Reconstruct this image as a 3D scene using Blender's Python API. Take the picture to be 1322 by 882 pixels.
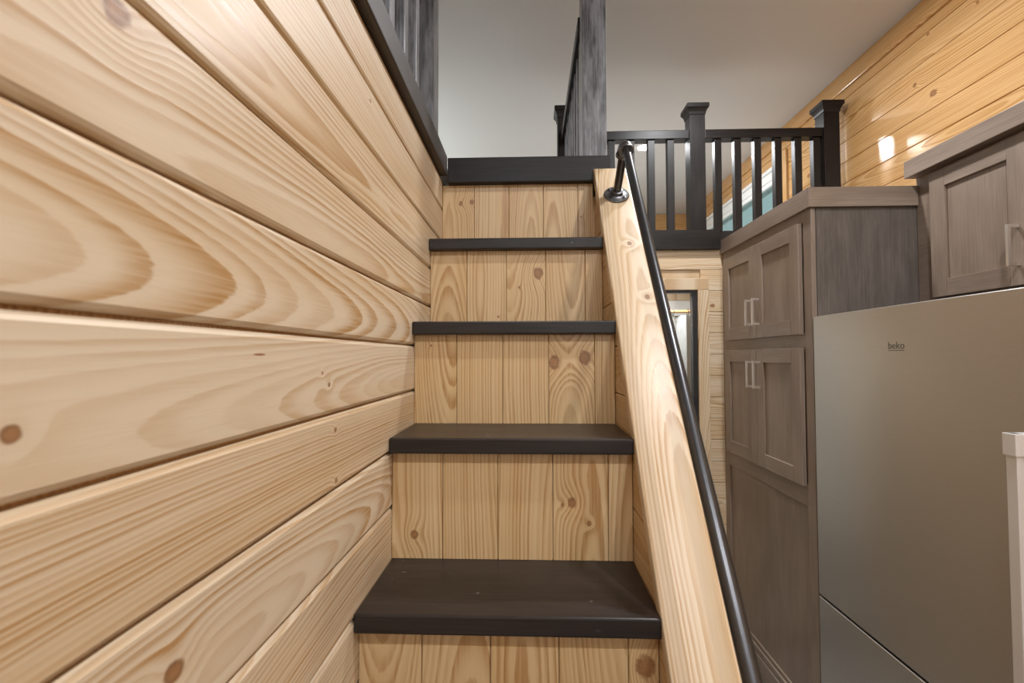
import bpy, bmesh, math, random
from mathutils import Matrix, Vector

# ---------------------------------------------------------------- scene, camera, world, exposure
for o in list(bpy.data.objects):
    bpy.data.objects.remove(o, do_unlink=True)
SC = bpy.context.scene
COL = SC.collection
random.seed(7)
H = 1.545                       # eye height: heights below are measured from the camera level, floor at z = 0

YAW, PITCH, ROLL, FPX = 0.036, 0.0317, -0.0017, 620.0
cam = bpy.data.cameras.new('camera')
cam.sensor_width = 36.0
cam.lens = FPX / 1322.0 * 36.0
cam.clip_start = 0.02
cam.dof.use_dof = True
cam.dof.focus_distance = 1.7
cam.dof.aperture_fstop = 6.3
cam_ob = bpy.data.objects.new('camera', cam)
COL.objects.link(cam_ob)
fw = Vector((-math.sin(YAW) * math.cos(PITCH), math.cos(YAW) * math.cos(PITCH), math.sin(PITCH)))
r0 = Vector((math.cos(YAW), math.sin(YAW), 0.0))
u0 = r0.cross(fw)
rr = r0 * math.cos(ROLL) + u0 * math.sin(ROLL)
uu = -r0 * math.sin(ROLL) + u0 * math.cos(ROLL)
cam_ob.matrix_world = Matrix(((rr.x, uu.x, -fw.x, 0.0), (rr.y, uu.y, -fw.y, 0.0),
                              (rr.z, uu.z, -fw.z, H), (0, 0, 0, 1)))
SC.camera = cam_ob

world = bpy.data.worlds.new('world')
SC.world = world
world.use_nodes = True
bg = world.node_tree.nodes['Background']
bg.inputs['Color'].default_value = (0.94, 0.97, 1.0, 1)
bg.inputs['Strength'].default_value = 3.6

SC.view_settings.view_transform = 'Standard'
SC.view_settings.look = 'None'
SC.view_settings.gamma = 1.0
SC.view_settings.use_curve_mapping = False
SC.view_settings.exposure = 0.36
LAMP_W = 17.0
LAMP_COL = (0.95, 0.97, 1.0)


# ---------------------------------------------------------------- node helper and materials
class NT:
    def __init__(self, mat):
        mat.use_nodes = True
        self.t = mat.node_tree
        self.t.nodes.clear()

    def node(self, kind, **kw):
        n = self.t.nodes.new(kind)
        for k, v in kw.items():
            setattr(n, k, v)
        return n

    def put(self, sock, v):
        if isinstance(v, bpy.types.NodeSocket):
            self.t.links.new(v, sock)
        elif isinstance(v, (tuple, list)):
            if sock.type == 'RGBA' and len(v) == 3:
                v = tuple(v) + (1.0,)
            sock.default_value = v
        else:
            sock.default_value = v

    def m(self, op, a, b=0.0, c=0.0, clamp=False):
        n = self.node('ShaderNodeMath', operation=op, use_clamp=clamp)
        self.put(n.inputs[0], a)
        self.put(n.inputs[1], b)
        self.put(n.inputs[2], c)
        return n.outputs[0]

    def xyz(self, x, y, z):
        n = self.node('ShaderNodeCombineXYZ')
        for i, v in enumerate((x, y, z)):
            self.put(n.inputs[i], v)
        return n.outputs[0]

    def sep(self, v):
        n = self.node('ShaderNodeSeparateXYZ')
        self.put(n.inputs[0], v)
        return n.outputs

    def mix(self, f, a, b):
        n = self.node('ShaderNodeMix', data_type='RGBA')
        self.put(n.inputs[0], f)
        self.put(n.inputs[6], a)
        self.put(n.inputs[7], b)
        return n.outputs[2]

    def noise(self, v, scale=1.0, detail=2.0, rough=0.5, dim='3D'):
        n = self.node('ShaderNodeTexNoise', noise_dimensions=dim)
        self.put(n.inputs['Vector'], v)
        n.inputs['Scale'].default_value = scale
        n.inputs['Detail'].default_value = detail
        n.inputs['Roughness'].default_value = rough
        return n.outputs[0]

    def step(self, v, a, b, lo=0.0, hi=1.0):
        n = self.node('ShaderNodeMapRange', interpolation_type='SMOOTHSTEP')
        self.put(n.inputs[0], v)
        for i, q in enumerate((a, b, lo, hi)):
            self.put(n.inputs[i + 1], q)
        return n.outputs[0]

    def attr(self, name):
        n = self.node('ShaderNodeAttribute', attribute_type='OBJECT', attribute_name='["%s"]' % name)
        return n

    def coords(self):
        n = self.node('ShaderNodeTexCoord')
        return n.outputs['Object']

    def out(self, **kw):
        b = self.node('ShaderNodeBsdfPrincipled')
        o = self.node('ShaderNodeOutputMaterial')
        self.t.links.new(b.outputs[0], o.inputs[0])
        for k, v in kw.items():
            self.put(b.inputs[k.replace('_', ' ')], v)
        return b

    def bump(self, h, strength, dist):
        n = self.node('ShaderNodeBump')
        n.inputs['Strength'].default_value = strength
        n.inputs['Distance'].default_value = dist
        self.put(n.inputs['Height'], h)
        return n.outputs[0]


def pine(name, pale, mid, late, freq=135.0, late_amt=0.85, rough=0.34, coat=0.0):
    """Plain-sawn pine: growth rings cut at a wandering depth below the face, with knots. Grain runs along local x."""
    mat = bpy.data.materials.new(name)
    n = NT(mat)
    u, v, w = n.sep(n.coords())
    S = n.attr('seed').outputs['Fac']
    us = n.m('ADD', u, n.m('MULTIPLY', S, 17.3))
    # --- knots: a few placed ones per board plus sparse random ones
    ring_push = 0.0
    knot = 0.0
    knot_core = 0.0
    for k in ('knot_a', 'knot_b', 'knot_c', 'knot_d'):
        ku, kv, ks = n.sep(n.attr(k).outputs['Vector'])
        size = n.m('MAXIMUM', ks, 0.0005)
        on = n.m('GREATER_THAN', ks, 0.0006)
        du = n.m('DIVIDE', n.m('SUBTRACT', u, ku), n.m('MULTIPLY', size, 1.25))
        dv = n.m('DIVIDE', n.m('SUBTRACT', v, kv), size)
        d2 = n.m('ADD', n.m('MULTIPLY', du, du), n.m('MULTIPLY', dv, dv))
        wob = n.m('MULTIPLY', n.noise(n.xyz(us, v, S), 75.0, 2.0), 1.5)
        mask = n.m('MULTIPLY', on, n.step(n.m('ADD', d2, wob), 2.0, 1.2))
        knot = n.m('MAXIMUM', knot, mask)
        knot_core = n.m('MAXIMUM', knot_core, n.m('MULTIPLY', on, n.step(d2, 0.5, 0.0)))
        fall = n.m('POWER', 2.718, n.m('MULTIPLY', d2, -0.13))
        ring_push = n.m('ADD', ring_push, n.m('MULTIPLY', n.m('MULTIPLY', on, fall), n.m('MULTIPLY', size, 1.3)))
    su, sv, sl = n.sep(n.attr('streak').outputs['Vector'])
    ln = n.m('MAXIMUM', sl, 0.0005)
    a = n.m('DIVIDE', n.m('SUBTRACT', u, su), ln)
    b = n.m('DIVIDE', n.m('SUBTRACT', v, sv), n.m('MULTIPLY', ln, 0.11))
    streak = n.m('MULTIPLY', n.m('GREATER_THAN', sl, 0.0006),
                 n.step(n.m('ADD', n.m('MULTIPLY', a, a), n.m('MULTIPLY', b, b)), 1.0, 0.35))
    vor = n.node('ShaderNodeTexVoronoi', voronoi_dimensions='2D')
    n.put(vor.inputs['Vector'], n.xyz(us, n.m('ADD', v, n.m('MULTIPLY', S, 3.1)), 0.0))
    vor.inputs['Scale'].default_value = 3.4
    cr = n.sep(vor.outputs['Color'])
    rk_on = n.m('GREATER_THAN', cr[0], 0.90)
    rk_size = n.m('MULTIPLY_ADD', cr[1], 0.011, 0.003)
    rd = n.m('DIVIDE', vor.outputs['Distance'], rk_size)
    rmask = n.m('MULTIPLY', n.m('MULTIPLY', rk_on, n.m('GREATER_THAN', cr[2], 0.55)), n.step(rd, 1.2, 0.8))
    knot = n.m('MAXIMUM', knot, n.m('MULTIPLY', rmask, 0.75))
    rfall = n.m('POWER', 2.718, n.m('MULTIPLY', n.m('MULTIPLY', rd, rd), -0.11))
    ring_push = n.m('ADD', ring_push, n.m('MULTIPLY', n.m('MULTIPLY', rk_on, rfall), n.m('MULTIPLY', rk_size, 1.4)))
    # --- rings
    warp = n.m('SUBTRACT', n.noise(n.xyz(n.m('MULTIPLY', us, 1.3), n.m('MULTIPLY', v, 4.0), S), 1.0, 3.0, 0.5), 0.5)
    fine = n.m('SUBTRACT', n.noise(n.xyz(n.m('MULTIPLY', us, 9.0), n.m('MULTIPLY', v, 40.0), S), 1.0, 2.0), 0.5)
    wn = n.node('ShaderNodeTexWhiteNoise', noise_dimensions='1D')
    n.put(wn.inputs['W'], S)
    wr = n.sep(wn.outputs['Color'])
    v0 = n.m('MULTIPLY', n.m('MULTIPLY', n.m('SUBTRACT', wr[0], 0.5), 0.22), n.m('MULTIPLY_ADD', n.attr('figure').outputs['Fac'], -0.85, 1.0))
    vv = n.m('ADD', n.m('SUBTRACT', v, v0), n.m('MULTIPLY', warp, 0.016))
    dep = n.noise(n.xyz(n.m('MULTIPLY', us, 0.55), n.m('MULTIPLY', S, 5.0), 0.0), 1.0, 1.5)
    fg = n.attr('figure').outputs['Fac']
    dep = n.m('MULTIPLY_ADD', dep, 0.24, -0.06)
    dep = n.m('ADD', n.m('MULTIPLY', dep, n.m('MULTIPLY_ADD', fg, -0.75, 1.0)), n.m('MULTIPLY', fg, n.m('MULTIPLY_ADD', u, 0.075, 0.03)))
    dep = n.m('ADD', dep, n.m('MULTIPLY', wr[1], 0.03))
    rad = n.m('SQRT', n.m('ADD', n.m('MULTIPLY', vv, vv), n.m('MULTIPLY', dep, dep)))
    rad = n.m('ADD', rad, n.m('ADD', ring_push, n.m('ADD', n.m('MULTIPLY', fine, 0.0016), n.m('MULTIPLY', n.noise(n.xyz(n.m('MULTIPLY', us, 22.0), n.m('MULTIPLY', v, 260.0), S), 1.0, 2.0), 0.0011))))
    rf = n.m('MULTIPLY', rad, n.m('MULTIPLY_ADD', wr[2], 50.0, freq))
    rf = n.m('ADD', rf, n.m('MULTIPLY', n.noise(n.xyz(n.m('MULTIPLY', rf, 0.45), S, 0.0), 1.0, 1.0), 1.6))
    fr = n.m('FRACT', rf)
    lat = n.m('MULTIPLY', n.step(fr, 0.15, 0.85), n.step(fr, 1.0, 0.90))
    amp = n.noise(n.xyz(n.m('MULTIPLY', n.m('FLOOR', rf), 0.37), S, n.m('MULTIPLY', us, 0.35)), 2.0, 1.0)
    lat = n.m('MULTIPLY', lat, n.m('MULTIPLY_ADD', n.step(amp, 0.3, 0.7), 0.75, 0.35), clamp=True)
    # --- colour
    tone = n.noise(n.xyz(n.m('MULTIPLY', us, 1.2), n.m('MULTIPLY', v, 14.0), n.m('MULTIPLY', S, 2.0)), 1.0, 2.0)
    base = n.mix(n.m('MULTIPLY_ADD', n.step(tone, 0.35, 0.75), 0.55, n.m('MULTIPLY', wr[2], 0.4)), pale, mid)
    fib = n.noise(n.xyz(n.m('MULTIPLY', us, 14.0), n.m('MULTIPLY', v, 620.0), S), 1.0, 2.0, 0.6)
    strand = n.step(n.noise(n.xyz(n.m('MULTIPLY', us, 5.0), n.m('MULTIPLY', v, 190.0), S), 1.0, 3.0, 0.6), 0.3, 0.65, 0.55, 1.0)
    keep = n.m('MULTIPLY', n.m('MULTIPLY_ADD', n.attr('faint').outputs['Fac'], -0.6, 1.0), n.m('MULTIPLY', strand, late_amt))
    col = n.mix(n.m('MULTIPLY', lat, keep), base, late)
    col = n.mix(n.m('MULTIPLY', n.step(fib, 0.5, 0.8), 0.18), col, late)
    kc = n.mix(n.m('MULTIPLY_ADD', knot_core, -0.35, n.noise(n.xyz(us, v, S), 160.0, 3.0)), (0.34, 0.16, 0.06), (0.13, 0.05, 0.018))
    col = n.mix(n.m('MULTIPLY', knot, 0.92), col, kc)
    col = n.mix(n.m('MULTIPLY', streak, 0.85), col, (0.26, 0.075, 0.02))
    n.out(Base_Color=col, Roughness=n.m('MULTIPLY_ADD', lat, -0.06, rough), Coat_Weight=coat, Coat_Roughness=0.12,
          Normal=n.bump(n.m('ADD', lat, n.m('MULTIPLY', fib, 0.3)), 0.12, 0.0008))
    return mat


def stained(name, dark, light, amount, rough, specks=0.0, fine=320.0, coat=0.0, spec=0.5, blotch=3.0):
    """Stained wood: narrow streaks along local x over cloudy variation."""
    mat = bpy.data.materials.new(name)
    n = NT(mat)
    u, v, w = n.sep(n.coords())
    S = n.attr('seed').outputs['Fac']
    us = n.m('ADD', u, n.m('MULTIPLY', S, 11.7))
    g = n.noise(n.xyz(n.m('MULTIPLY', us, 6.0), n.m('MULTIPLY', v, fine), n.m('MULTIPLY', w, fine)), 1.0, 3.0, 0.6)
    c = n.noise(n.xyz(n.m('MULTIPLY', us, blotch), n.m('MULTIPLY', v, blotch * 4), n.m('MULTIPLY', w, blotch * 4)), 1.0, 3.0, 0.6)
    f = n.m('ADD', n.m('MULTIPLY', n.step(g, 0.35, 0.7), amount), n.m('MULTIPLY', n.step(c, 0.35, 0.7), 0.5), clamp=True)
    col = n.mix(f, dark, light)
    if specks:
        sp = n.step(n.noise(n.xyz(n.m('MULTIPLY', us, 50.0), n.m('MULTIPLY', v, 110.0), n.m('MULTIPLY', w, 110.0)), 1.0, 1.0), 0.74, 0.8)
        area = n.step(n.noise(n.xyz(us, v, w), 9.0, 1.0), 0.5, 0.68)
        col = n.mix(n.m('MULTIPLY', n.m('MULTIPLY', sp, area), specks), col, (0.45, 0.43, 0.42))
    n.out(Base_Color=col, Roughness=n.m('MULTIPLY_ADD', c, 0.14, rough - 0.07), Coat_Weight=coat, Coat_Roughness=0.15,
          Specular_IOR_Level=spec, Normal=n.bump(g, 0.10, 0.0006))
    return mat


def plain(name, col, rough=0.5, metal=0.0, var=0.06, scale=12.0, emit=None, **kw):
    mat = bpy.data.materials.new(name)
    n = NT(mat)
    ns = n.noise(n.coords(), scale, 3.0)
    c2 = tuple(max(0.0, q * (1.0 - 2 * var)) for q in col)
    b = n.out(Base_Color=n.mix(ns, c2, col), Roughness=rough, Metallic=metal, **kw)
    if emit:
        b.inputs['Emission Color'].default_value = emit[0] + (1.0,)
        b.inputs['Emission Strength'].default_value = emit[1]
    return mat


M = {}
M['pine'] = pine('pale_pine', (0.69, 0.58, 0.435), (0.62, 0.455, 0.275), (0.42, 0.228, 0.078), late_amt=0.97, rough=0.40)
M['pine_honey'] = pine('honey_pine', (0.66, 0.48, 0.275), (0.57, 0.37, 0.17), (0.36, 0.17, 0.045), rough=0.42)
M['pine_amber'] = pine('amber_pine', (0.69, 0.43, 0.195), (0.60, 0.325, 0.115), (0.40, 0.175, 0.04), rough=0.2, coat=0.4)
M['espresso'] = stained('espresso_stain', (0.006, 0.0044, 0.0038), (0.020, 0.0155, 0.0138), 0.6, 0.40, spec=0.24)
M['brown_trim'] = stained('brown_trim_stain', (0.035, 0.028, 0.024), (0.085, 0.069, 0.060), 0.4, 0.45, specks=0.5, spec=0.4)  # lighter brown stain with pale specks
M['tread'] = stained('tread_stain', (0.012, 0.0085, 0.0073), (0.034, 0.025, 0.022), 0.5, 0.36, specks=0.6, coat=0.0, spec=0.34)
M['post'] = stained('sheen_post_stain', (0.035, 0.034, 0.037), (0.30, 0.298, 0.325), 0.35, 0.34, coat=0.3, blotch=7.0)  # pale blue-grey blotches put a daylight sheen into the stain colour
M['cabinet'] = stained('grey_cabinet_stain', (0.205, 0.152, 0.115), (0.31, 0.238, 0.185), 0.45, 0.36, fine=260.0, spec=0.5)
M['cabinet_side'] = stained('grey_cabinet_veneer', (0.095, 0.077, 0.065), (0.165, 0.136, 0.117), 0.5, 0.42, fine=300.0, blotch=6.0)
M['ceiling'] = plain('ceiling_paint', (0.66, 0.645, 0.625), 0.75, var=0.01, scale=3.0)
M['white'] = plain('white_paint', (0.80, 0.79, 0.77), 0.5, var=0.02)
M['white_trim'] = plain('white_vinyl', (0.78, 0.78, 0.76), 0.35, var=0.02)
M['black_pipe'] = plain('black_steel_pipe', (0.10, 0.10, 0.106), 0.3, 0.85, var=0.15, scale=40.0)
M['flange'] = plain('black_iron_flange', (0.26, 0.26, 0.265), 0.36, 0.85, var=0.4, scale=90.0)
M['steel_bar'] = plain('polished_steel_bar', (0.80, 0.79, 0.78), 0.3, 0.35, var=0.02)
M['handle'] = plain('satin_nickel', (0.80, 0.73, 0.66), 0.3, 0.85, var=0.03)
M['dark_metal'] = plain('dark_bronze', (0.03, 0.028, 0.028), 0.4, 0.3)
M['gasket'] = plain('black_gasket', (0.012, 0.012, 0.012), 0.7)
M['logo'] = plain('grey_print', (0.10, 0.095, 0.09), 0.5)
M['curtain'] = plain('grey_curtain', (0.50, 0.49, 0.48), 0.85, var=0.08, scale=25.0)
M['bounce_carpet'] = plain('loft_bounce_carpet', (0.52, 0.50, 0.47), 0.95, var=0.1, scale=220.0)  # unseen loft floor made light grey to bounce neutral light upward
M['rod'] = plain('wooden_rod', (0.55, 0.30, 0.12), 0.4)
M['floor'] = stained('floor_vinyl', (0.15, 0.14, 0.13), (0.25, 0.235, 0.22), 0.5, 0.45)
M['lens'] = plain('lamp_lens', (0.9, 0.9, 0.9), 0.4, emit=((1.0, 0.95, 0.88), 22.0))


def make_steel():
    mat = bpy.data.materials.new('brushed_stainless')
    n = NT(mat)
    u, v, w = n.sep(n.coords())
    g = n.noise(n.xyz(n.m('MULTIPLY', u, 900.0), n.m('MULTIPLY', v, 8.0), n.m('MULTIPLY', w, 8.0)), 1.0, 2.0)
    n.out(Base_Color=n.mix(g, (0.52, 0.495, 0.465), (0.60, 0.575, 0.54)), Metallic=0.93, Roughness=n.m('MULTIPLY_ADD', g, 0.08, 0.30),
          Normal=n.bump(g, 0.03, 0.0004))
    return mat


def make_glass(name, tint):
    mat = bpy.data.materials.new(name)
    n = NT(mat)
    tr = n.node('ShaderNodeBsdfTransparent')
    tr.inputs[0].default_value = tint + (1,)
    gl = n.node('ShaderNodeBsdfGlossy')
    gl.inputs['Roughness'].default_value = 0.02
    lw = n.node('ShaderNodeLayerWeight')
    fac = n.m('MULTIPLY_ADD', n.m('POWER', lw.outputs['Facing'], 5.0), 0.9, 0.04)
    mx = n.node('ShaderNodeMixShader')
    o = n.node('ShaderNodeOutputMaterial')
    n.t.links.new(fac, mx.inputs[0])
    n.t.links.new(tr.outputs[0], mx.inputs[1])
    n.t.links.new(gl.outputs[0], mx.inputs[2])
    n.t.links.new(mx.outputs[0], o.inputs[0])
    return mat


M['steel'] = make_steel()
M['glass'] = make_glass('clear_glass', (0.95, 0.97, 0.96))
M['tinted_glass'] = make_glass('teal_tinted_glass', (0.275, 0.335, 0.33))

# ---------------------------------------------------------------- object helpers
WM = {}                         # world matrices of everything built here


def link(name, data, W=None, parent=None, kind=None, label=None, cat=None, group=None):
    o = bpy.data.objects.new(name, data)
    COL.objects.link(o)
    W = W or Matrix.Identity(4)
    WM[o.name] = W
    if parent:
        o.parent = parent
        o.matrix_basis = WM[parent.name].inverted() @ W
    else:
        o.matrix_basis = W
    if kind:
        o['kind'] = kind
    if label:
        o['label'] = label
    if cat:
        o['category'] = cat
    if group:
        o['group'] = group
    if data is not None:
        o['seed'] = random.uniform(0.0, 10.0)
    return o


def thing(name, loc, label, cat, group=None, kind=None):
    o = link(name, None, Matrix.Translation((loc[0], loc[1], loc[2])), None, kind, label, cat, group)
    o.empty_display_size = 0.05
    return o


def mesh_from(bm, name, mat, smooth=False):
    me = bpy.data.meshes.new(name)
    bmesh.ops.recalc_face_normals(bm, faces=bm.faces[:])
    bm.to_mesh(me)
    bm.free()
    me.materials.append(mat if not isinstance(mat, str) else M[mat])
    if smooth:
        for p in me.polygons:
            p.use_smooth = True
        try:
            me.set_sharp_from_angle(angle=math.radians(40))
        except Exception:
            pass
    return me


AX = {0: Matrix(((1, 0, 0), (0, 1, 0), (0, 0, 1))),
      1: Matrix(((0, 0, 1), (1, 0, 0), (0, 1, 0))),
      2: Matrix(((0, 1, 0), (0, 0, 1), (1, 0, 0)))}


def frame(origin, ux, vy, nz):
    return Matrix(((ux[0], vy[0], nz[0], origin[0]), (ux[1], vy[1], nz[1], origin[1]),
                   (ux[2], vy[2], nz[2], origin[2]), (0, 0, 0, 1)))


def add_box(bm, lo, hi):
    vs = [bm.verts.new((x, y, z)) for x in (lo[0], hi[0]) for y in (lo[1], hi[1]) for z in (lo[2], hi[2])]
    for f in ((0, 1, 3, 2), (4, 6, 7, 5), (0, 4, 5, 1), (2, 3, 7, 6), (0, 2, 6, 4), (1, 5, 7, 3)):
        bm.faces.new([vs[i] for i in f])


def box(name, lo, hi, mat, parent=None, bev=0.0015, axis=None, seg=2, **kw):
    """A bevelled bar between two world corners (heights from eye level); local x runs along the grain."""
    lo = Vector((lo[0], lo[1], lo[2] + H))
    hi = Vector((hi[0], hi[1], hi[2] + H))
    d = hi - lo
    if axis is None:
        axis = max(range(3), key=lambda i: d[i])
    R3 = AX[axis]
    W = Matrix.Translation((lo + hi) / 2) @ R3.to_4x4()
    dl = R3.transposed() @ d
    bm = bmesh.new()
    add_box(bm, -dl / 2, dl / 2)
    if bev:
        bmesh.ops.bevel(bm, geom=bm.edges[:], offset=min(bev, min(dl) * 0.4), segments=seg, profile=0.6, affect='EDGES')
    return link(name, mesh_from(bm, name, mat), W, parent, **kw)


def multibox(name, boxes, mat, parent=None, **kw):
    """Several boxes of one wall in one mesh."""
    bm = bmesh.new()
    for lo, hi in boxes:
        add_box(bm, (lo[0], lo[1], lo[2] + H), (hi[0], hi[1], hi[2] + H))
    return link(name, mesh_from(bm, name, mat), None, parent, **kw)


KNOTS = []                      # world points (eye-level heights) with a radius, picked up by the board they fall on
STREAKS = []


def dress(o, W, L, wd):
    inv = W.inverted()
    ks = []
    for (x, y, z, s) in KNOTS:
        q = inv @ Vector((x, y, z + H))
        if abs(q.x) < L / 2 + s and abs(q.y) < wd / 2 + s * 0.5 and abs(q.z) < 0.012:
            ks.append((q.x, q.y, s))
    for nm, k in zip(('knot_a', 'knot_b', 'knot_c', 'knot_d'), ks):
        o[nm] = list(k)
    for (x, y, z, s) in STREAKS:
        q = inv @ Vector((x, y, z + H))
        if abs(q.x) < L / 2 and abs(q.y) < wd / 2 and abs(q.z) < 0.012:
            o['streak'] = [q.x, q.y, s]


def board(name, origin, ux, vy, L, wd, t, ch, mat, parent, e0=0.0, e1=0.0, seed=None):
    """A lining board: origin is the centre of its front face, chamfered long edges, ends skewed by e0 / e1 per metre of width."""
    ux, vy = Vector(ux), Vector(vy)
    nz = ux.cross(vy)
    W = frame((origin[0], origin[1], origin[2] + H), ux, vy, nz)
    h = wd / 2
    prof = [(-h, -t), (-h, -ch), (-h + ch * 0.35, -ch * 0.35), (-h + ch, 0), (h - ch, 0), (h - ch * 0.35, -ch * 0.35), (h, -ch), (h, -t)]
    bm = bmesh.new()
    a = [bm.verts.new((-L / 2 + e0 * y, y, z)) for y, z in prof]
    b = [bm.verts.new((L / 2 + e1 * y, y, z)) for y, z in prof]
    k = len(prof)
    for i in range(k):
        j = (i + 1) % k
        bm.faces.new((a[i], a[j], b[j], b[i]))
    bm.faces.new(a)
    bm.faces.new(b[::-1])
    o = link(name, mesh_from(bm, name, mat), W, parent)
    if seed is not None:
        o['seed'] = seed
    dress(o, W, L, wd)
    return o


def tube_bm(bm, pts, r, seg=20, cap=True):
    """Round bar swept along world points."""
    rings = []
    ref = None
    for i, p in enumerate(pts):
        p = Vector(p)
        if i == 0:
            t = Vector(pts[1]) - p
        elif i == len(pts) - 1:
            t = p - Vector(pts[i - 1])
        else:
            t = Vector(pts[i + 1]) - Vector(pts[i - 1])
        t.normalize()
        if ref is None:
            ref = Vector((1, 0, 0)) if abs(t.x) < 0.9 else Vector((0, 1, 0))
        s = (ref - t * ref.dot(t)).normalized()
        q = t.cross(s)
        rad = r[i] if isinstance(r, (list, tuple)) else r
        rings.append([bm.verts.new(p + (s * math.cos(2 * math.pi * k / seg) + q * math.sin(2 * math.pi * k / seg)) * rad) for k in range(seg)])
    for A, B in zip(rings, rings[1:]):
        for k in range(seg):
            bm.faces.new((A[k], A[(k + 1) % seg], B[(k + 1) % seg], B[k]))
    if cap:
        bm.faces.new(rings[0][::-1])
        bm.faces.new(rings[-1])


def tube(name, pts, r, mat, parent=None, seg=20, **kw):
    pts = [Vector((p[0], p[1], p[2] + H)) for p in pts]
    c = sum(pts, Vector()) / len(pts)
    bm = bmesh.new()
    tube_bm(bm, [p - c for p in pts], r, seg)
    return link(name, mesh_from(bm, name, mat, True), Matrix.Translation(c), parent, **kw)


def square_lathe(name, cx, cy, prof, mat, parent):
    """Stacked square sections (half width, height)."""
    bm = bmesh.new()
    rings = []
    z0 = prof[0][1]
    for hw, z in prof:
        rings.append([bm.verts.new((sx * hw, sy * hw, z - z0)) for sx, sy in ((-1, -1), (1, -1), (1, 1), (-1, 1))])
    for A, B in zip(rings, rings[1:]):
        for k in range(4):
            bm.faces.new((A[k], A[(k + 1) % 4], B[(k + 1) % 4], B[k]))
    bm.faces.new(rings[0][::-1])
    bm.faces.new(rings[-1])
    return link(name, mesh_from(bm, name, mat), Matrix.Translation((cx, cy, z0 + H)), parent)


# ---------------------------------------------------------------- measures
XL, XR = -0.3113, 0.2287        # stair: left lining, knee wall lining
NOSE, RUN, RISER = 0.849, 0.2065, 0.2349
T1, RISE, TT = -0.4523, 0.2732, 0.0344
LOFT = 0.706
CEIL = 1.598
XW = 1.78                       # right wall
YB, YF = -2.6, 5.4              # wall behind the camera, far wall of the loft
YC = 2.72                       # wall under the loft
S_CAP, C_CAP = 1.352, -1.597    # cap plane z = C + S * y
FLOOR = -H

KNOTS += [(XL, 0.279, -0.046, .006), (XL, 0.738, -0.043, .004), (XL, 0.764, -0.117, .0045), (XL, 0.713, -0.024, .003),
          (XL, 0.769, -0.198, .0045), (XL, 0.418, -0.275, .010), (XL, 0.919, 0.504, .004), (XL, 0.344, 0.262, .012),
          (-0.245, 1.7034, 0.551, .0075), (-0.205, 1.7034, 0.556, .0085), (0.185, 1.7034, 0.498, .004),
          (0.028, 1.4969, 0.261, .016), (-0.032, 1.4969, 0.217, .003), (-0.097, 1.4969, 0.125, .003),
          (0.066, 1.2904, -0.015, .016), (0.148, 1.2904, -0.003, .0165), (-0.265, 1.2904, 0.031, .003),
          (0.073, 1.0839, -0.33, .004), (0.132, 1.0839, -0.37, .005), (0.094, 1.0839, -0.325, .010),
          (-0.259, 1.0839, -0.399, .009), (0.205, 0.8774, -0.549, .018),
          (XW, 1.926, 1.402, .006), (XW, 2.162, 1.435, .006), (XW, 2.242, 1.249, .010), (XW, 2.143, 1.157, .016),
          (XW, 3.088, 1.148, .014), (XW, 2.745, 1.413, .008), (0.844, YC, 0.467, .005), (1.026, YC, 0.283, .012),
          (1.29, YC, 0.03, .01)]
STREAKS += [(XL, 0.297, -0.017, .026), (XL, 0.544, 0.003, .015)]

# ---------------------------------------------------------------- the setting
multibox('floor', [((-1.05, YB, FLOOR - 0.05), (XW + 0.1, YF, FLOOR))], 'floor', kind='structure',
         label='grey brown vinyl floor below the stairs')
# ceiling of two painted panels with a fine joint
multibox('ceiling', [((-1.15, YB - 0.1, CEIL), (-0.0655, YF + 0.1, CEIL + 0.06)), ((-0.0652, YB - 0.1, CEIL), (XW + 0.1, YF + 0.1, CEIL + 0.06)),
                     ((-0.08, YB - 0.1, CEIL + 0.06), (-0.05, YF + 0.1, CEIL + 0.08))], 'ceiling', kind='structure',
         label='light grey painted ceiling above the loft')

# stair side wall with horizontal boards
JL = [0.640, 0.532, 0.4117, 0.2813, 0.1587, 0.0311, -0.091, -0.2143, -0.3402, -0.466]
while JL[-1] > FLOOR:
    JL.append(max(JL[-1] - 0.1255, FLOOR))
wl = multibox('wall_left', [((-0.42, YB, FLOOR), (XL - 0.013, 1.76, 0.64))], 'pine_amber', kind='structure',
              label='stairway side wall of wide horizontal pale pine boards')
for z1, z0 in zip(JL, JL[1:]):
    if z1 - z0 > 0.02:
        bo = board('board', (XL, (YB + 1.752) / 2, (z0 + z1) / 2), (0, 1, 0), (0, 0, 1), 1.752 - YB, z1 - z0 - 0.0042, 0.013, 0.0062, 'pine', wl)
        bo['figure'] = {0.1587: 0.9}.get(z1, 0.0)
        bo['faint'] = {0.0311: 0.75, 0.2813: 0.2, 0.532: 0.3, 0.4117: 0.2}.get(z1, 0.0)
        bo['seed'] = {0.0311: 2.31, -0.091: 5.77, -0.2143: 8.13, 0.2813: 3.9}.get(z1, bo['seed'])
box('trim_1', (-0.42, YB, 0.6405), (-0.289, 1.6745, 0.711), 'brown_trim', bev=0.003, kind='structure',
    label='dark stained cap board along the top of the pine stair wall')

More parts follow.
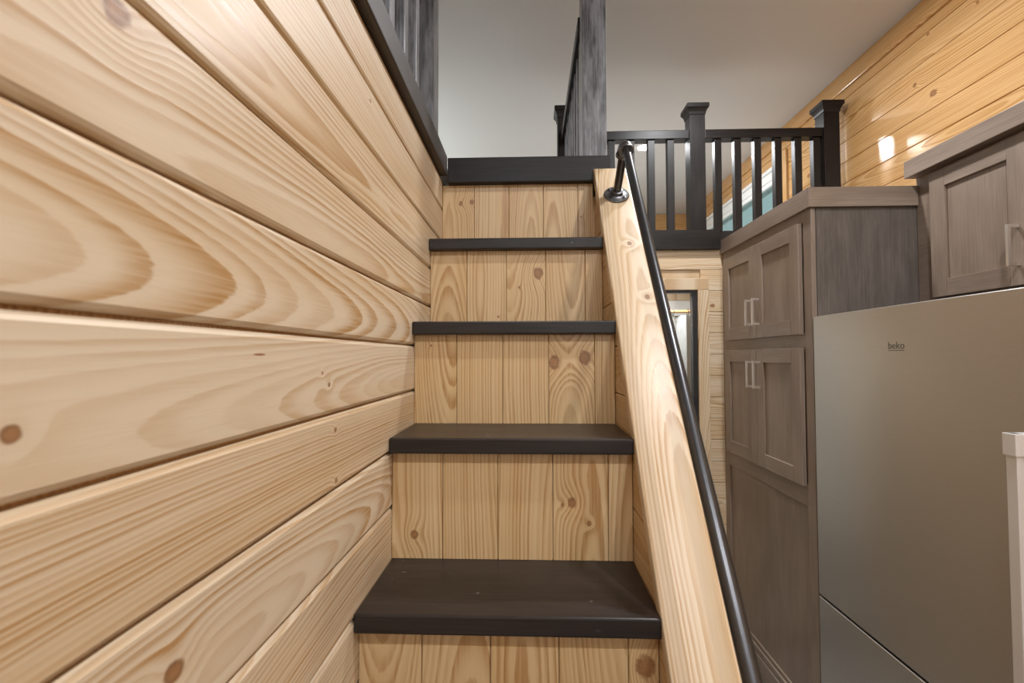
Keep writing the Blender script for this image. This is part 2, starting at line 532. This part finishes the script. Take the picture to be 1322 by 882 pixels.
# far side: wall under the loft with a doorway
wf = multibox('wall_far', [((-0.42, YC + 0.012, FLOOR), (0.24, YC + 0.08, 0.6)), ((0.24, YC + 0.012, 0.375), (0.94, YC + 0.08, 0.6)),
                           ((0.94, YC + 0.012, FLOOR), (XW, YC + 0.08, 0.6))], 'pine', kind='structure',
              label='pale pine board wall under the loft beside the grey pantry')
JF = [0.6, 0.487, 0.3675]
while JF[-1] > FLOOR:
    JF.append(max(JF[-1] - 0.1185, FLOOR))
for z1, z0 in zip(JF, JF[1:]):
    zc, wd = (z0 + z1) / 2, z1 - z0 - 0.0016
    if wd < 0.02:
        continue
    if z0 > 0.40:
        board('board', (0.7, YC, zc), (1, 0, 0), (0, 0, 1), 0.84, wd, 0.0115, 0.0025, 'pine', wf)
    else:
        board('board', (1.03, YC, zc), (1, 0, 0), (0, 0, 1), 0.14, wd, 0.0115, 0.0025, 'pine', wf)

# door in it: casing, dark frame, pane
dr = multibox('door_1', [((0.915, YC - 0.002, FLOOR), (0.9395, YC + 0.04, 0.3705)), ((0.2405, YC - 0.002, FLOOR), (0.265, YC + 0.04, 0.3705)),
                         ((0.265, YC - 0.002, 0.357), (0.915, YC + 0.04, 0.3705)), ((0.265, YC - 0.002, FLOOR), (0.915, YC + 0.04, FLOOR + 0.05))],
              'dark_metal', kind='structure', label='dark framed glass door in the pine wall under the loft')
box('casing', (0.9405, YC - 0.018, FLOOR), (1.0, YC - 0.0005, 0.371), 'pine', dr, 0.003)
box('casing', (0.18, YC - 0.018, FLOOR), (0.24, YC - 0.0005, 0.371), 'pine', dr, 0.003)
box('casing', (0.18, YC - 0.018, 0.3715), (1.0, YC - 0.0005, 0.436), 'pine', dr, 0.003)
box('pane', (0.266, YC + 0.014, FLOOR + 0.05), (0.914, YC + 0.02, 0.357), 'glass', dr, 0)

# room behind the glass door
wb = multibox('wall_bath', [((-0.42, 3.9, FLOOR), (XW, 3.98, 0.59))], 'white', kind='structure',
              label='white wall of the small room behind the glass door')
box('frieze_board', (-0.42, 3.882, 0.45), (XW, 3.899, 0.59), 'pine', wb, 0.002)

# loft floor: joist slab, rim boards
multibox('floor_loft', [((-1.05, 1.76, 0.60), (0.19, YC + 0.0795, LOFT - 0.004)), ((-1.05, YC + 0.081, 0.60), (XW, YF, LOFT - 0.004)),
                        ((-1.05, YB, 0.60), (-0.4205, 1.759, LOFT - 0.004))], 'bounce_carpet', kind='structure',
         label='loft floor slab carried behind the dark rim boards')
box('trim_2', (-0.2885, 1.675, 0.617), (0.285, 1.759, 0.707), 'espresso', bev=0.003, kind='structure',
    label='dark stained rim board at the head of the stairs')
multibox('trim_3', [((0.1905, YC - 0.03, 0.5985), (1.064, YC + 0.08, LOFT)), ((1.064, YC + 0.001, 0.6005), (XW, YC + 0.08, LOFT))],
         'espresso', kind='structure', label='dark stained rim beam of the loft above the pine wall')
box('trim_4', (0.1905, 1.7595, 0.5985), (0.285, YC - 0.0305, LOFT), 'espresso', bev=0.002, kind='structure',
    label='dark stained rim beam running back from the stair head')
# closed side of the space under the landing
ws = multibox('wall_landing', [((0.24, 1.79, FLOOR), (0.306, YC - 0.02, 0.598))], 'pine', kind='structure',
              label='pale pine side wall under the landing')
for z1, z0 in zip(JF, JF[1:]):
    if z1 - z0 > 0.02:
        board('board', (0.318, (1.79 + YC - 0.02) / 2, (z0 + min(z1, 0.598)) / 2), (0, 1, 0), (0, 0, 1), YC - 0.02 - 1.79, min(z1, 0.598) - z0 - 0.0016, 0.0115, 0.0025, 'pine', ws)

# right wall: horizontal amber boards, window in the loft, top trim board
WY0, WY1, WZ0, WZ1 = 3.46, 5.15, 0.88, 1.27
wr_ = multibox('wall_right', [((XW + 0.013, YB, FLOOR), (XW + 0.1, WY0, CEIL)), ((XW + 0.013, WY1, FLOOR), (XW + 0.1, YF, CEIL)),
                              ((XW + 0.013, WY0, FLOOR), (XW + 0.1, WY1, WZ0)), ((XW + 0.013, WY0, WZ1), (XW + 0.1, WY1, CEIL))],
               'pine_amber', kind='structure', label='amber varnished pine board wall beside the loft')
JR = [1.5, 1.446, 1.327, 1.209, 1.092, 0.973]
while JR[-1] > FLOOR:
    JR.append(max(JR[-1] - 0.1185, FLOOR))


def rboard(ya, yb, z0, z1, seed):
    board('board', (XW, (ya + yb) / 2, (z0 + z1) / 2), (0, -1, 0), (0, 0, 1), yb - ya, z1 - z0 - 0.0016, 0.0125, 0.0034, 'pine_amber', wr_, seed=seed)


for z1, z0 in zip(JR, JR[1:]):
    if z1 - z0 < 0.02:
        continue
    sd = random.uniform(0, 10)
    if z1 <= WZ0 or z0 >= WZ1:
        rboard(YB, YF, z0, z1, sd)
    else:
        rboard(YB, WY0 - 0.001, z0, z1, sd)
        rboard(WY1 + 0.001, YF, z0, z1, sd)
        if z1 > WZ1 + 0.02:
            rboard(WY0, WY1, WZ1, z1, sd)
        if z0 < WZ0 - 0.02:
            rboard(WY0, WY1, z0, WZ0, sd)
box('trim_5', (XW - 0.014, YB, 1.497), (XW + 0.0125, YF, CEIL - 0.0005), 'pine_amber', bev=0.003, kind='structure',
    label='flat amber pine trim board where the right wall meets the ceiling')

FR = 0.022
wn_ = multibox('window_1', [((XW + 0.004, WY0, WZ0), (XW + 0.06, WY0 + FR, WZ1)), ((XW + 0.004, WY1 - FR, WZ0), (XW + 0.06, WY1, WZ1)),
                            ((XW + 0.004, WY0 + FR, WZ1 - FR), (XW + 0.06, WY1 - FR, WZ1)), ((XW + 0.004, WY0 + FR, WZ0), (XW + 0.06, WY1 - FR, WZ0 + FR)),
                            ((XW + 0.006, 3.82, WZ0 + FR), (XW + 0.05, 3.87, WZ1 - FR))],
               'white_trim', kind='structure', label='wide white framed loft window in the amber wall')
box('pane', (XW + 0.012, WY0 + FR, WZ0 + FR), (XW + 0.016, 3.82, WZ1 - FR), 'tinted_glass', wn_, 0)
box('pane', (XW + 0.012, 3.87, WZ0 + FR), (XW + 0.016, WY1 - FR, WZ1 - FR), 'tinted_glass', wn_, 0)
for k, (za, zb, dx) in enumerate(((1.245, 1.278, 0.016), (1.2785, 1.315, 0.022), (1.3155, 1.345, 0.013), (1.3455, 1.372, 0.024))):
    box('head_moulding', (XW - dx, WY0 - 0.01, za), (XW - 0.0005, WY1 + 0.06, zb), 'white_trim', wn_, 0.003)
box('casing', (XW - 0.016, 3.325, 0.80), (XW - 0.0005, 3.40, 1.43), 'pine_amber', wn_, 0.003)
box('sill', (XW - 0.04, 3.401, 0.85), (XW - 0.0005, WY1 + 0.06, 0.879), 'white_trim', wn_, 0.003)

# loft end wall and loft left wall, wall behind the camera, with added windows
we = multibox('wall_loft_end', [((-1.05, YF + 0.013, LOFT), (XW, YF + 0.1, CEIL))], 'pine_amber', kind='structure',
              label='amber pine end wall at the back of the loft')
zz = CEIL
while zz > LOFT + 0.02:
    z0 = max(zz - 0.1185, LOFT)
    board('board', (0.365, YF, (zz + z0) / 2), (1, 0, 0), (0, 0, 1), 2.83, zz - z0 - 0.0016, 0.0125, 0.0025, 'pine_amber', we)
    zz = z0
LY0, LY1, LZ0, LZ1 = 2.7, 5.0, 0.90, 1.45  # opening for an unseen window added to light the loft ceiling
multibox('wall_loft_left', [((-1.15, YB, FLOOR), (-1.05, LY0, CEIL)), ((-1.15, LY1, FLOOR), (-1.05, YF, CEIL)),
                            ((-1.15, LY0, FLOOR), (-1.05, LY1, LZ0)), ((-1.15, LY0, LZ1), (-1.05, LY1, CEIL))], 'white', kind='structure',
         label='pale outer wall on the far side of the loft')
w3 = multibox('fill_window_loft', [((-1.13, LY0, LZ0), (-1.08, LY0 + 0.04, LZ1)), ((-1.13, LY1 - 0.04, LZ0), (-1.08, LY1, LZ1)),
                           ((-1.13, LY0 + 0.04, LZ1 - 0.04), (-1.08, LY1 - 0.04, LZ1)), ((-1.13, LY0 + 0.04, LZ0), (-1.08, LY1 - 0.04, LZ0 + 0.04)),
                           ((-1.13, 3.43, LZ0 + 0.04), (-1.08, 3.47, LZ1 - 0.04))], 'white_trim', kind='structure',
              label='added unseen white framed window on the far side of the loft')
box('pane', (-1.107, LY0 + 0.04, LZ0 + 0.04), (-1.103, 3.43, LZ1 - 0.04), 'glass', w3, 0)
box('pane', (-1.107, 3.47, LZ0 + 0.04), (-1.103, LY1 - 0.04, LZ1 - 0.04), 'glass', w3, 0)
BX0, BX1, BZ0, BZ1 = 0.3, 1.55, 0.1, 1.35  # opening for an unseen window added as daylight fill
wk = multibox('wall_back', [((-1.05, YB - 0.1, FLOOR), (BX0, YB, CEIL)), ((BX1, YB - 0.1, FLOOR), (XW + 0.1, YB, CEIL)),
                            ((BX0, YB - 0.1, FLOOR), (BX1, YB, BZ0)), ((BX0, YB - 0.1, BZ1), (BX1, YB, CEIL))], 'white', kind='structure',
              label='white wall of the room opposite the stairs')
w2 = multibox('fill_window_back', [((BX0, YB - 0.08, BZ0), (BX0 + 0.04, YB - 0.03, BZ1)), ((BX1 - 0.04, YB - 0.08, BZ0), (BX1, YB - 0.03, BZ1)),
                           ((BX0 + 0.04, YB - 0.08, BZ1 - 0.04), (BX1 - 0.04, YB - 0.03, BZ1)), ((BX0 + 0.04, YB - 0.08, BZ0), (BX1 - 0.04, YB - 0.03, BZ0 + 0.04)),
                           ((0.705, YB - 0.08, BZ0 + 0.04), (0.745, YB - 0.03, BZ1 - 0.04))], 'white_trim', kind='structure',
              label='added unseen white framed window opposite the stairs')
box('pane', (BX0 + 0.04, YB - 0.058, BZ0 + 0.04), (0.705, YB - 0.054, BZ1 - 0.04), 'glass', w2, 0)
box('pane', (0.745, YB - 0.058, BZ0 + 0.04), (BX1 - 0.04, YB - 0.054, BZ1 - 0.04), 'glass', w2, 0)


# ---------------------------------------------------------------- staircase
stair = thing('staircase', (0, NOSE, 0), 'pine staircase with dark treads rising between board walls to the loft', 'staircase')
RJ = [XL, -0.1955, -0.0715, 0.0515, 0.1745, XR]
for k in range(-2, 5):
    ny = NOSE + (k - 1) * RUN
    zt = T1 + (k - 1) * RISE
    box('tread', (XL + 0.001, ny, zt - TT), (XR - 0.001, ny + RISER + 0.016, zt), 'tread', stair, 0.0035)
for k in range(-3, 5):
    ry = NOSE + (k - 1) * RUN + RISER
    zb = max(T1 + (k - 1) * RISE, FLOOR) + 0.0005
    zt = (T1 + k * RISE - TT if k < 4 else 0.617) - 0.0005
    rs = box('riser', (XL + 0.001, ry + 0.009, zb), (XR - 0.001, ry + 0.016, zt), 'pine', stair, 0)
    for a, b in zip(RJ, RJ[1:]):
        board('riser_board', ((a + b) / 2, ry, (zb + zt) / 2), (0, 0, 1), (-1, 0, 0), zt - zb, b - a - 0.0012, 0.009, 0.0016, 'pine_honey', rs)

# knee wall: solid core below the cap, boards on both faces
nrm = Vector((0, -S_CAP, 1)).normalized()
slope = Vector((0, 1, S_CAP)).normalized()
CT = 0.034                      # cap thickness
cu = C_CAP - CT * math.hypot(1, S_CAP)   # underside plane z = cu + S*y


def y_at(z):
    return (z - cu) / S_CAP


def yz_prism(name, poly, x0, x1, mat, parent, **kw):
    cy = sum(p[0] for p in poly) / len(poly)
    cz = sum(p[1] for p in poly) / len(poly)
    bm = bmesh.new()
    A = [bm.verts.new((x0 - (x0 + x1) / 2, y - cy, z - cz)) for y, z in poly]
    B = [bm.verts.new((x1 - (x0 + x1) / 2, y - cy, z - cz)) for y, z in poly]
    for i in range(len(poly)):
        j = (i + 1) % len(poly)
        bm.faces.new((A[i], A[j], B[j], B[i]))
    bm.faces.new(A)
    bm.faces.new(B[::-1])
    return link(name, mesh_from(bm, name, mat), Matrix.Translation(((x0 + x1) / 2, cy, cz + H)), parent, **kw)


KE = 1.674
kw = yz_prism('knee_wall', [(y_at(FLOOR), FLOOR), (KE, FLOOR), (KE, cu + S_CAP * KE)], XR + 0.012, 0.314, 'pine', stair)
JK = [0.648, 0.523, 0.40, 0.273, 0.150, 0.027, -0.096, -0.215, -0.335]
while JK[-1] > FLOOR:
    JK.append(max(JK[-1] - 0.1225, FLOOR))
for z1, z0 in zip(JK, JK[1:]):
    if z1 - z0 < 0.02:
        continue
    zc, wd = (z0 + z1) / 2, z1 - z0 - 0.0016
    ya = y_at(zc)
    L = KE - ya
    if L < 0.02:
        continue
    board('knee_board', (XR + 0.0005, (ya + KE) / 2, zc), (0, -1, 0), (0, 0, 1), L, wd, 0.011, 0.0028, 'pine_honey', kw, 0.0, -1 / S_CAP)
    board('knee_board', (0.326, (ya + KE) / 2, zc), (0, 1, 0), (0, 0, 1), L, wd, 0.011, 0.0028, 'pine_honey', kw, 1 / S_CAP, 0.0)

# sloping cap plank, plumb cut at the head
yA, yB_ = 1.668, 0.30
top = Vector((0, yA, C_CAP + S_CAP * yA))
bot = Vector((0, yB_, C_CAP + S_CAP * yB_))
Lc = (top - bot).length
cc = (top + bot) / 2
W = frame((0.2825, cc.y, cc.z + H), slope, Vector((-1, 0, 0)), slope.cross(Vector((-1, 0, 0))))
bm = bmesh.new()
add_box(bm, (-Lc / 2, -0.0565, -CT), (Lc / 2, 0.0565, 0))
bmesh.ops.bevel(bm, geom=bm.edges[:], offset=0.005, segments=3, profile=0.6, affect='EDGES')
KNOTS += [(0.30, 1.43, C_CAP + S_CAP * 1.43, .008), (0.318, 1.30, C_CAP + S_CAP * 1.30, .007)]
cap = link('stringer_cap', mesh_from(bm, 'stringer_cap', 'pine', True), W, stair)
cap['label'] = 'thick pale pine plank capping the knee wall'
dress(cap, W, Lc, 0.11)
cap['figure'] = 0.6

# ---------------------------------------------------------------- pipe handrail on the cap
XP, HP, RP = 0.287, 0.180, 0.0126
rail = thing('pipe_handrail', (XP, 1.572, C_CAP + S_CAP * 1.572 + H), 'black steel pipe handrail on round flanges along the pine stair plank', 'handrail')


def cap_pt(y, h=0.0):
    return Vector((XP, y, C_CAP + S_CAP * y)) + nrm * h


def disc(name, c, ax, prof, mat, parent, seg=28):
    bm = bmesh.new()
    tube_bm(bm, [ax * h for r, h in prof], [r for r, h in prof], seg)
    return link(name, mesh_from(bm, name, mat, True), Matrix.Translation((c.x, c.y, c.z + H)), parent)


ends = []
for y in (1.572, 0.42):
    f = disc('flange', cap_pt(y), nrm, [(0.041, 0.0004), (0.041, 0.005), (0.039, 0.007), (0.022, 0.0072), (0.0195, 0.009), (0.0185, 0.02), (0.0165, 0.021)], 'flange', rail)
    for a in range(4):
        ang = math.radians(45 + 90 * a)
        p = cap_pt(y) + (Vector((1, 0, 0)) * math.cos(ang) + slope * math.sin(ang)) * 0.030
        disc('screw', p, nrm, [(0.0055, 0.0071), (0.0052, 0.0085), (0.003, 0.0092)], 'black_pipe', f, 12)
    R = 0.027
    tube('standoff', [cap_pt(y, 0.0205), cap_pt(y, HP - R)], RP, 'black_pipe', rail)
    sg = -1 if y > 1 else 1
    d = slope * sg
    c = cap_pt(y, HP - R) + d * R
    arc = [c - d * R * math.cos(t) + nrm * R * math.sin(t) for t in [math.pi / 2 * i / 8 for i in range(9)]]
    e = tube('elbow', [cap_pt(y, HP - R - 0.012)] + arc + [arc[-1] + d * 0.012], 0.0195, 'black_pipe', rail, 24)
    disc('collar', cap_pt(y, HP - R - 0.014), nrm, [(0.0210, 0), (0.0222, 0.002), (0.0222, 0.008), (0.0210, 0.010)], 'flange', e, 24)
    disc('collar', arc[-1] + d * 0.005, d, [(0.0210, 0), (0.0222, 0.002), (0.0222, 0.008), (0.0210, 0.010)], 'flange', e, 24)
    ends.append(arc[-1] + d * 0.0125)
tube('rail', ends, RP, 'black_pipe', rail, 24)


# ---------------------------------------------------------------- loft railings
def post(parent, x0, y0, w, z0=LOFT, ztop=1.37, mat='espresso'):
    p = box('post', (x0, y0, z0 + 0.0005), (x0 + w, y0 + w, ztop), mat, parent, 0.002)
    cx, cy, h = x0 + w / 2, y0 + w / 2, w / 2
    square_lathe('post_cap', cx, cy, [(h + 0.001, 1.358), (h + 0.003, 1.362), (h + 0.005, 1.375), (h + 0.012, 1.390), (h + 0.014, 1.392),
                                      (h + 0.0185, 1.397), (h + 0.0185, 1.417), (h + 0.015, 1.421), (0.02, 1.432)], mat, p)
    return p


BW = 0.038
RZ0, RZ1 = 1.228, 1.278
# railing across the front of the loft
rb = thing('loft_railing', (1.0, YC, LOFT + H), 'dark stained loft railing with square capped posts above the pine wall', 'railing', 'loft railings')
post(rb, 0.165, 2.693, 0.085)
post(rb, 0.905, 2.693, 0.085)
post(rb, 1.642, 2.693, 0.085)
box('top_rail', (0.251, 2.702, RZ0), (0.904, 2.766, RZ1), 'espresso', rb, 0.003)
box('top_rail', (0.991, 2.702, RZ0), (1.641, 2.766, RZ1), 'espresso', rb, 0.003)
for x in (0.36, 0.47, 0.58, 0.694, 0.803, 1.067, 1.176, 1.287, 1.40, 1.510, 1.612):
    box('baluster', (x - BW / 2, 2.712, LOFT + 0.0005), (x + BW / 2, 2.712 + BW, RZ0 - 0.0003), 'espresso', rb, 0.0015)
# railing running back from the stair head
rs_ = thing('loft_railing', (0.234, 1.73, LOFT + H), 'dark stained railing with grey post, daylight sheen in its colour, at the stair head', 'railing', 'loft railings')
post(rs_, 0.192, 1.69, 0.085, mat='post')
box('top_rail', (0.186, 1.776, RZ0), (0.250, 2.692, RZ1), 'espresso', rs_, 0.003)
for i in range(8):
    y = 1.86 + i * 0.108
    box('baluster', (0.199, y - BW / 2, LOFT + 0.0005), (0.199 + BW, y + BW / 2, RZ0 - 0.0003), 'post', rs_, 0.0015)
# railing along the top of the stair wall
rl = thing('loft_railing', (-0.35, 1.0, 0.711 + H), 'dark stained railing with grey balusters, daylight sheen in their colour, standing on the stair wall cap', 'railing', 'loft railings')
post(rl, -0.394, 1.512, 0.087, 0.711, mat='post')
box('top_rail', (-0.358, YB + 0.6, RZ0), (-0.294, 1.511, RZ1), 'espresso', rl, 0.003)
for i in range(28):
    y = 1.296 - i * 0.1225
    if y > YB + 0.65:
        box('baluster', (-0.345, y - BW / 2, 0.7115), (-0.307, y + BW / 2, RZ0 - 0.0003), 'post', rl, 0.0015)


# ---------------------------------------------------------------- cabinets (fronts face -x)
def handle(parent, xf, y, z0, z1, proj=0.034):
    bm = bmesh.new()
    zc = (z0 + z1) / 2
    w = 0.0042
    add_box(bm, (-proj, -w, z0 - zc), (-proj + 0.008, w, z1 - zc))
    add_box(bm, (-proj + 0.008, -w, z0 - zc), (0, w, z0 - zc + 0.010))
    add_box(bm, (-proj + 0.008, -w, z1 - zc - 0.010), (0, w, z1 - zc))
    o = link('handle', mesh_from(bm, 'handle', 'handle'), Matrix.Translation((xf, y, zc + H)), parent)
    o['label'] = 'satin nickel bar handle'
    return o


def shaker(name, parent, xf, y0, y1, z0, z1, t=0.018, st=0.062, hy=None, hz=None):
    """Shaker door: a frame of two stiles and two rails with a recessed panel, the handle on its front."""
    d = box(name, (xf + 0.009, y0, z0), (xf + t, y1, z1), 'cabinet', parent, 0.0, axis=2)
    for a, b in ((y0, y0 + st), (y1 - st, y1)):
        box('stile', (xf, a, z0), (xf + 0.0088, b, z1), 'cabinet', d, 0.0012, axis=2)
    for a, b in ((z0, z0 + st), (z1 - st, z1)):
        box('rail', (xf, y0 + st + 0.0003, a), (xf + 0.0088, y1 - st - 0.0003, b), 'cabinet', d, 0.0012, axis=1)
    if hy is not None:
        handle(d, xf, hy, hz[0], hz[1])
    return d


PX, PY0, PY1 = 1.083, 1.873, YC - 0.0015
pan = thing('pantry_cabinet', (1.43, 2.3, 0), 'tall grey stained pantry cabinet with two pairs of doors beside the refrigerator', 'cabinet')
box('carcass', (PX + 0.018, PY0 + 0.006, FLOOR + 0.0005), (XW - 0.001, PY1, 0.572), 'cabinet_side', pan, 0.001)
box('face_frame', (PX, PY0 + 0.0005, FLOOR + 0.0005), (PX + 0.0178, PY0 + 0.055, 0.572), 'cabinet', pan, 0.0015)
box('face_frame', (PX, PY1 - 0.055, FLOOR + 0.0005), (PX + 0.0178, PY1, 0.572), 'cabinet', pan, 0.0015)
for a, b in ((0.527, 0.572), (0.027, 0.092), (-0.585, -0.50), (FLOOR + 0.0005, -1.36)):
    box('face_frame', (PX + 0.0006, PY0 + 0.0553, a), (PX + 0.0178, PY1 - 0.0553, b), 'cabinet', pan, 0.0012)
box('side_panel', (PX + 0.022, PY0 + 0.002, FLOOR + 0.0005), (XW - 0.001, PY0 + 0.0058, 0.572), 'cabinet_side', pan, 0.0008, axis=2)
box('crown', (PX - 0.013, PY0 + 0.0002, 0.5722), (XW - 0.001, PY1, 0.648), 'cabinet', pan, 0.001, axis=1)
box('crown', (PX - 0.013, PY0 - 0.013, 0.5722), (1.4785, PY0, 0.648), 'cabinet', pan, 0.001)
ym = 2.297
for (z0, z1, hz) in ((0.086, 0.527, (0.146, 0.270)), (-0.507, 0.033, (-0.148, -0.0215))):
    shaker('door', pan, PX - 0.018, 1.934, ym - 0.0012, z0, z1, hy=ym - 0.033, hz=hz)
    shaker('door', pan, PX - 0.018, ym + 0.0012, 2.66, z0, z1, hy=ym + 0.033, hz=hz)
box('lower_panel', (PX + 0.009, PY0 + 0.0553, -1.36), (PX + 0.0178, PY1 - 0.0553, -0.585), 'cabinet', pan, 0.0, axis=2)
box('base_moulding', (PX - 0.010, PY0, -1.405), (PX - 0.0003, PY1, -1.375), 'cabinet', pan, 0.003)
box('base_moulding', (PX - 0.014, PY0, FLOOR + 0.0005), (PX - 0.0003, PY1, -1.4055), 'cabinet', pan, 0.003)

UX, UY0, UY1 = 1.479, 1.02, PY0 - 0.0005
upc = thing('over_fridge_cabinet', (1.63, 1.45, 0.2 + H), 'grey stained wall cabinet mounted above the stainless refrigerator', 'cabinet')
box('carcass', (UX + 0.002, UY0, 0.195), (XW - 0.001, UY1, 0.677), 'cabinet', upc, 0.0015)
box('crown', (UX - 0.043, UY0 - 0.02, 0.6772), (XW - 0.001, UY1, 0.742), 'cabinet', upc, 0.002, axis=1)
shaker('door', upc, UX - 0.016, 1.446, 1.792, 0.211, 0.664, hy=1.480, hz=(0.269, 0.394))
shaker('door', upc, UX - 0.016, 1.098, 1.444, 0.211, 0.664, hy=1.412, hz=(0.269, 0.394))

# ---------------------------------------------------------------- refrigerator
FX, FY0, FY1, FT, FS = 1.077, 1.03, 1.861, 0.150, -0.888
fr = thing('refrigerator', (1.4, 1.45, 0), 'stainless steel refrigerator with bottom freezer drawer and vertical bar handle', 'refrigerator')
box('body', (FX + 0.062, FY0 + 0.003, FLOOR + 0.02), (XW - 0.03, FY1 - 0.003, FT - 0.008), 'dark_metal', fr, 0.003)
box('gasket', (FX + 0.054, FY0 + 0.012, FLOOR + 0.07), (FX + 0.0618, FY1 - 0.012, FT - 0.012), 'gasket', fr, 0)
fd = box('fridge_door', (FX, FY0, FS + 0.004), (FX + 0.0538, FY1, FT), 'steel', fr, 0.004, axis=2, seg=3)
fz = box('freezer_drawer', (FX, FY0, FLOOR + 0.06), (FX + 0.0538, FY1, FS - 0.004), 'steel', fr, 0.004, axis=2, seg=3)
for sy in (FY0 + 0.06, FY1 - 0.06):
    for sx in (FX + 0.12, XW - 0.1):
        tube('foot', [(sx, sy, FLOOR + 0.0005), (sx, sy, FLOOR + 0.0205)], 0.018, 'gasket', fr, 12)


def bar_handle(parent, y, z0, z1):
    bm = bmesh.new()
    zc = (z0 + z1) / 2
    add_box(bm, (-0.052, -0.012, z0 - zc), (-0.036, 0.012, z1 - zc))
    for zz in (z0 - zc, z1 - zc - 0.048):
        add_box(bm, (-0.056, -0.015, zz), (-0.0002, 0.015, zz + 0.048))
    bmesh.ops.bevel(bm, geom=bm.edges[:], offset=0.002, segments=2, profile=0.6, affect='EDGES')
    return link('handle', mesh_from(bm, 'handle', 'steel_bar'), Matrix.Translation((FX, y, zc + H)), parent)


bar_handle(fd, 1.068, -0.83, -0.165)
bar_handle(fz, 1.068, -1.44, -0.96)

# maker's word on the door, with its underline
cu_ = bpy.data.curves.new('lettering', 'FONT')
cu_.body = 'beko'
cu_.size = 0.030
cu_.extrude = 0.0002
tmp = bpy.data.objects.new('lettering_tmp', cu_)
COL.objects.link(tmp)
bpy.context.view_layer.update()
me = bpy.data.meshes.new_from_object(tmp.evaluated_get(bpy.context.evaluated_depsgraph_get()))
bpy.data.objects.remove(tmp, do_unlink=True)
xs = [v.co.x for v in me.vertices]
sc = 0.062 / (max(xs) - min(xs))
for v in me.vertices:
    v.co.x = (v.co.x - min(xs)) * sc
me.materials.clear()
me.materials.append(M['logo'])
Wt = frame((FX - 0.0003, 1.481, 0.0215 + H), Vector((0, -1, 0)), Vector((0, 0, 1)), Vector((-1, 0, 0)))
link('lettering', me, Wt, fd)
box('lettering_underline', (FX - 0.0004, 1.420, 0.0155), (FX - 0.0001, 1.481, 0.0175), 'logo', fd, 0)

# ---------------------------------------------------------------- behind the glass door
tube('curtain_rod', [(0.1, 3.3, 0.306), (1.70, 3.3, 0.306)], 0.011, 'rod', None, 16, label='wooden curtain rod behind the glass door', cat='rod')
bm = bmesh.new()
nx, prev = 110, None
for i in range(nx + 1):
    x = 0.15 + 1.45 * i / nx
    y = 0.018 * math.sin(x * 46) + 0.008 * math.sin(x * 87 + 1)
    pair = (bm.verts.new((x - 0.875, y, 0.278)), bm.verts.new((x - 0.875, y * 1.4, FLOOR + 0.02)))
    if prev:
        bm.faces.new((prev[0], prev[1], pair[1], pair[0]))
    prev = pair
bmesh.ops.solidify(bm, geom=bm.faces[:], thickness=0.003)
cur = link('shower_curtain', mesh_from(bm, 'shower_curtain', 'curtain', True), Matrix.Translation((0.875, 3.3, H)), None,
           label='grey curtain hanging in folds behind the glass door', cat='curtain')
for i in range(15):
    x = 0.2 + i * 0.0975
    c = Vector((x, 3.3, 0.300 + H))
    bm = bmesh.new()
    tube_bm(bm, [(0, 0.019 * math.sin(2 * math.pi * k / 20), 0.022 * math.cos(2 * math.pi * k / 20)) for k in range(21)], 0.0022, 8)
    link('ring', mesh_from(bm, 'ring', 'dark_metal', True), Matrix.Translation(c), cur)


# ---------------------------------------------------------------- recessed ceiling lights
def downlight(x, y, z, power, label, group=None):
    t = thing('recessed_light', (x, y, z + H), label, 'light', group)
    bm = bmesh.new()
    seg = 40
    prof = [(0.052, -0.0015), (0.056, -0.004), (0.070, -0.0045), (0.078, -0.0005)]
    rings = [[bm.verts.new((r * math.cos(2 * math.pi * k / seg), r * math.sin(2 * math.pi * k / seg), h)) for k in range(seg)] for r, h in prof]
    for A, B in zip(rings, rings[1:]):
        for k in range(seg):
            bm.faces.new((A[k], A[(k + 1) % seg], B[(k + 1) % seg], B[k]))
    link('trim_ring', mesh_from(bm, 'trim_ring', 'white_trim', True), Matrix.Translation((x, y, z + H)), t)
    bm = bmesh.new()
    bmesh.ops.create_circle(bm, cap_ends=True, segments=seg, radius=0.052)
    link('lens', mesh_from(bm, 'lens', 'lens'), Matrix.Translation((x, y, z - 0.0016 + H)), t)
    la = bpy.data.lights.new('lamp', 'AREA')
    la.shape = 'DISK'
    la.size = 0.10
    la.energy = power
    la.color = LAMP_COL
    link('lamp', la, Matrix.Translation((x, y, z - 0.006 + H)), t)


G = 'recessed ceiling lights'
downlight(0.884, 3.656, CEIL, LAMP_W, 'round recessed light glowing in the loft ceiling beyond the railing', G)
downlight(0.884, 2.05, CEIL, LAMP_W, 'round recessed ceiling light above the pantry end of the kitchen', G)
downlight(0.884, 0.62, CEIL, LAMP_W, 'round recessed ceiling light above the refrigerator aisle', G)
downlight(0.884, -0.85, CEIL, LAMP_W, 'round recessed ceiling light in the room opposite the stairs', G)
downlight(-0.10, -0.85, CEIL, LAMP_W, 'added round recessed fill light over the foot of the stairs', G)  # extra lamp outside the row, added as fill
downlight(0.80, 3.1, 0.5995, LAMP_W * 1.0, 'round recessed light in the room behind the glass door', G)
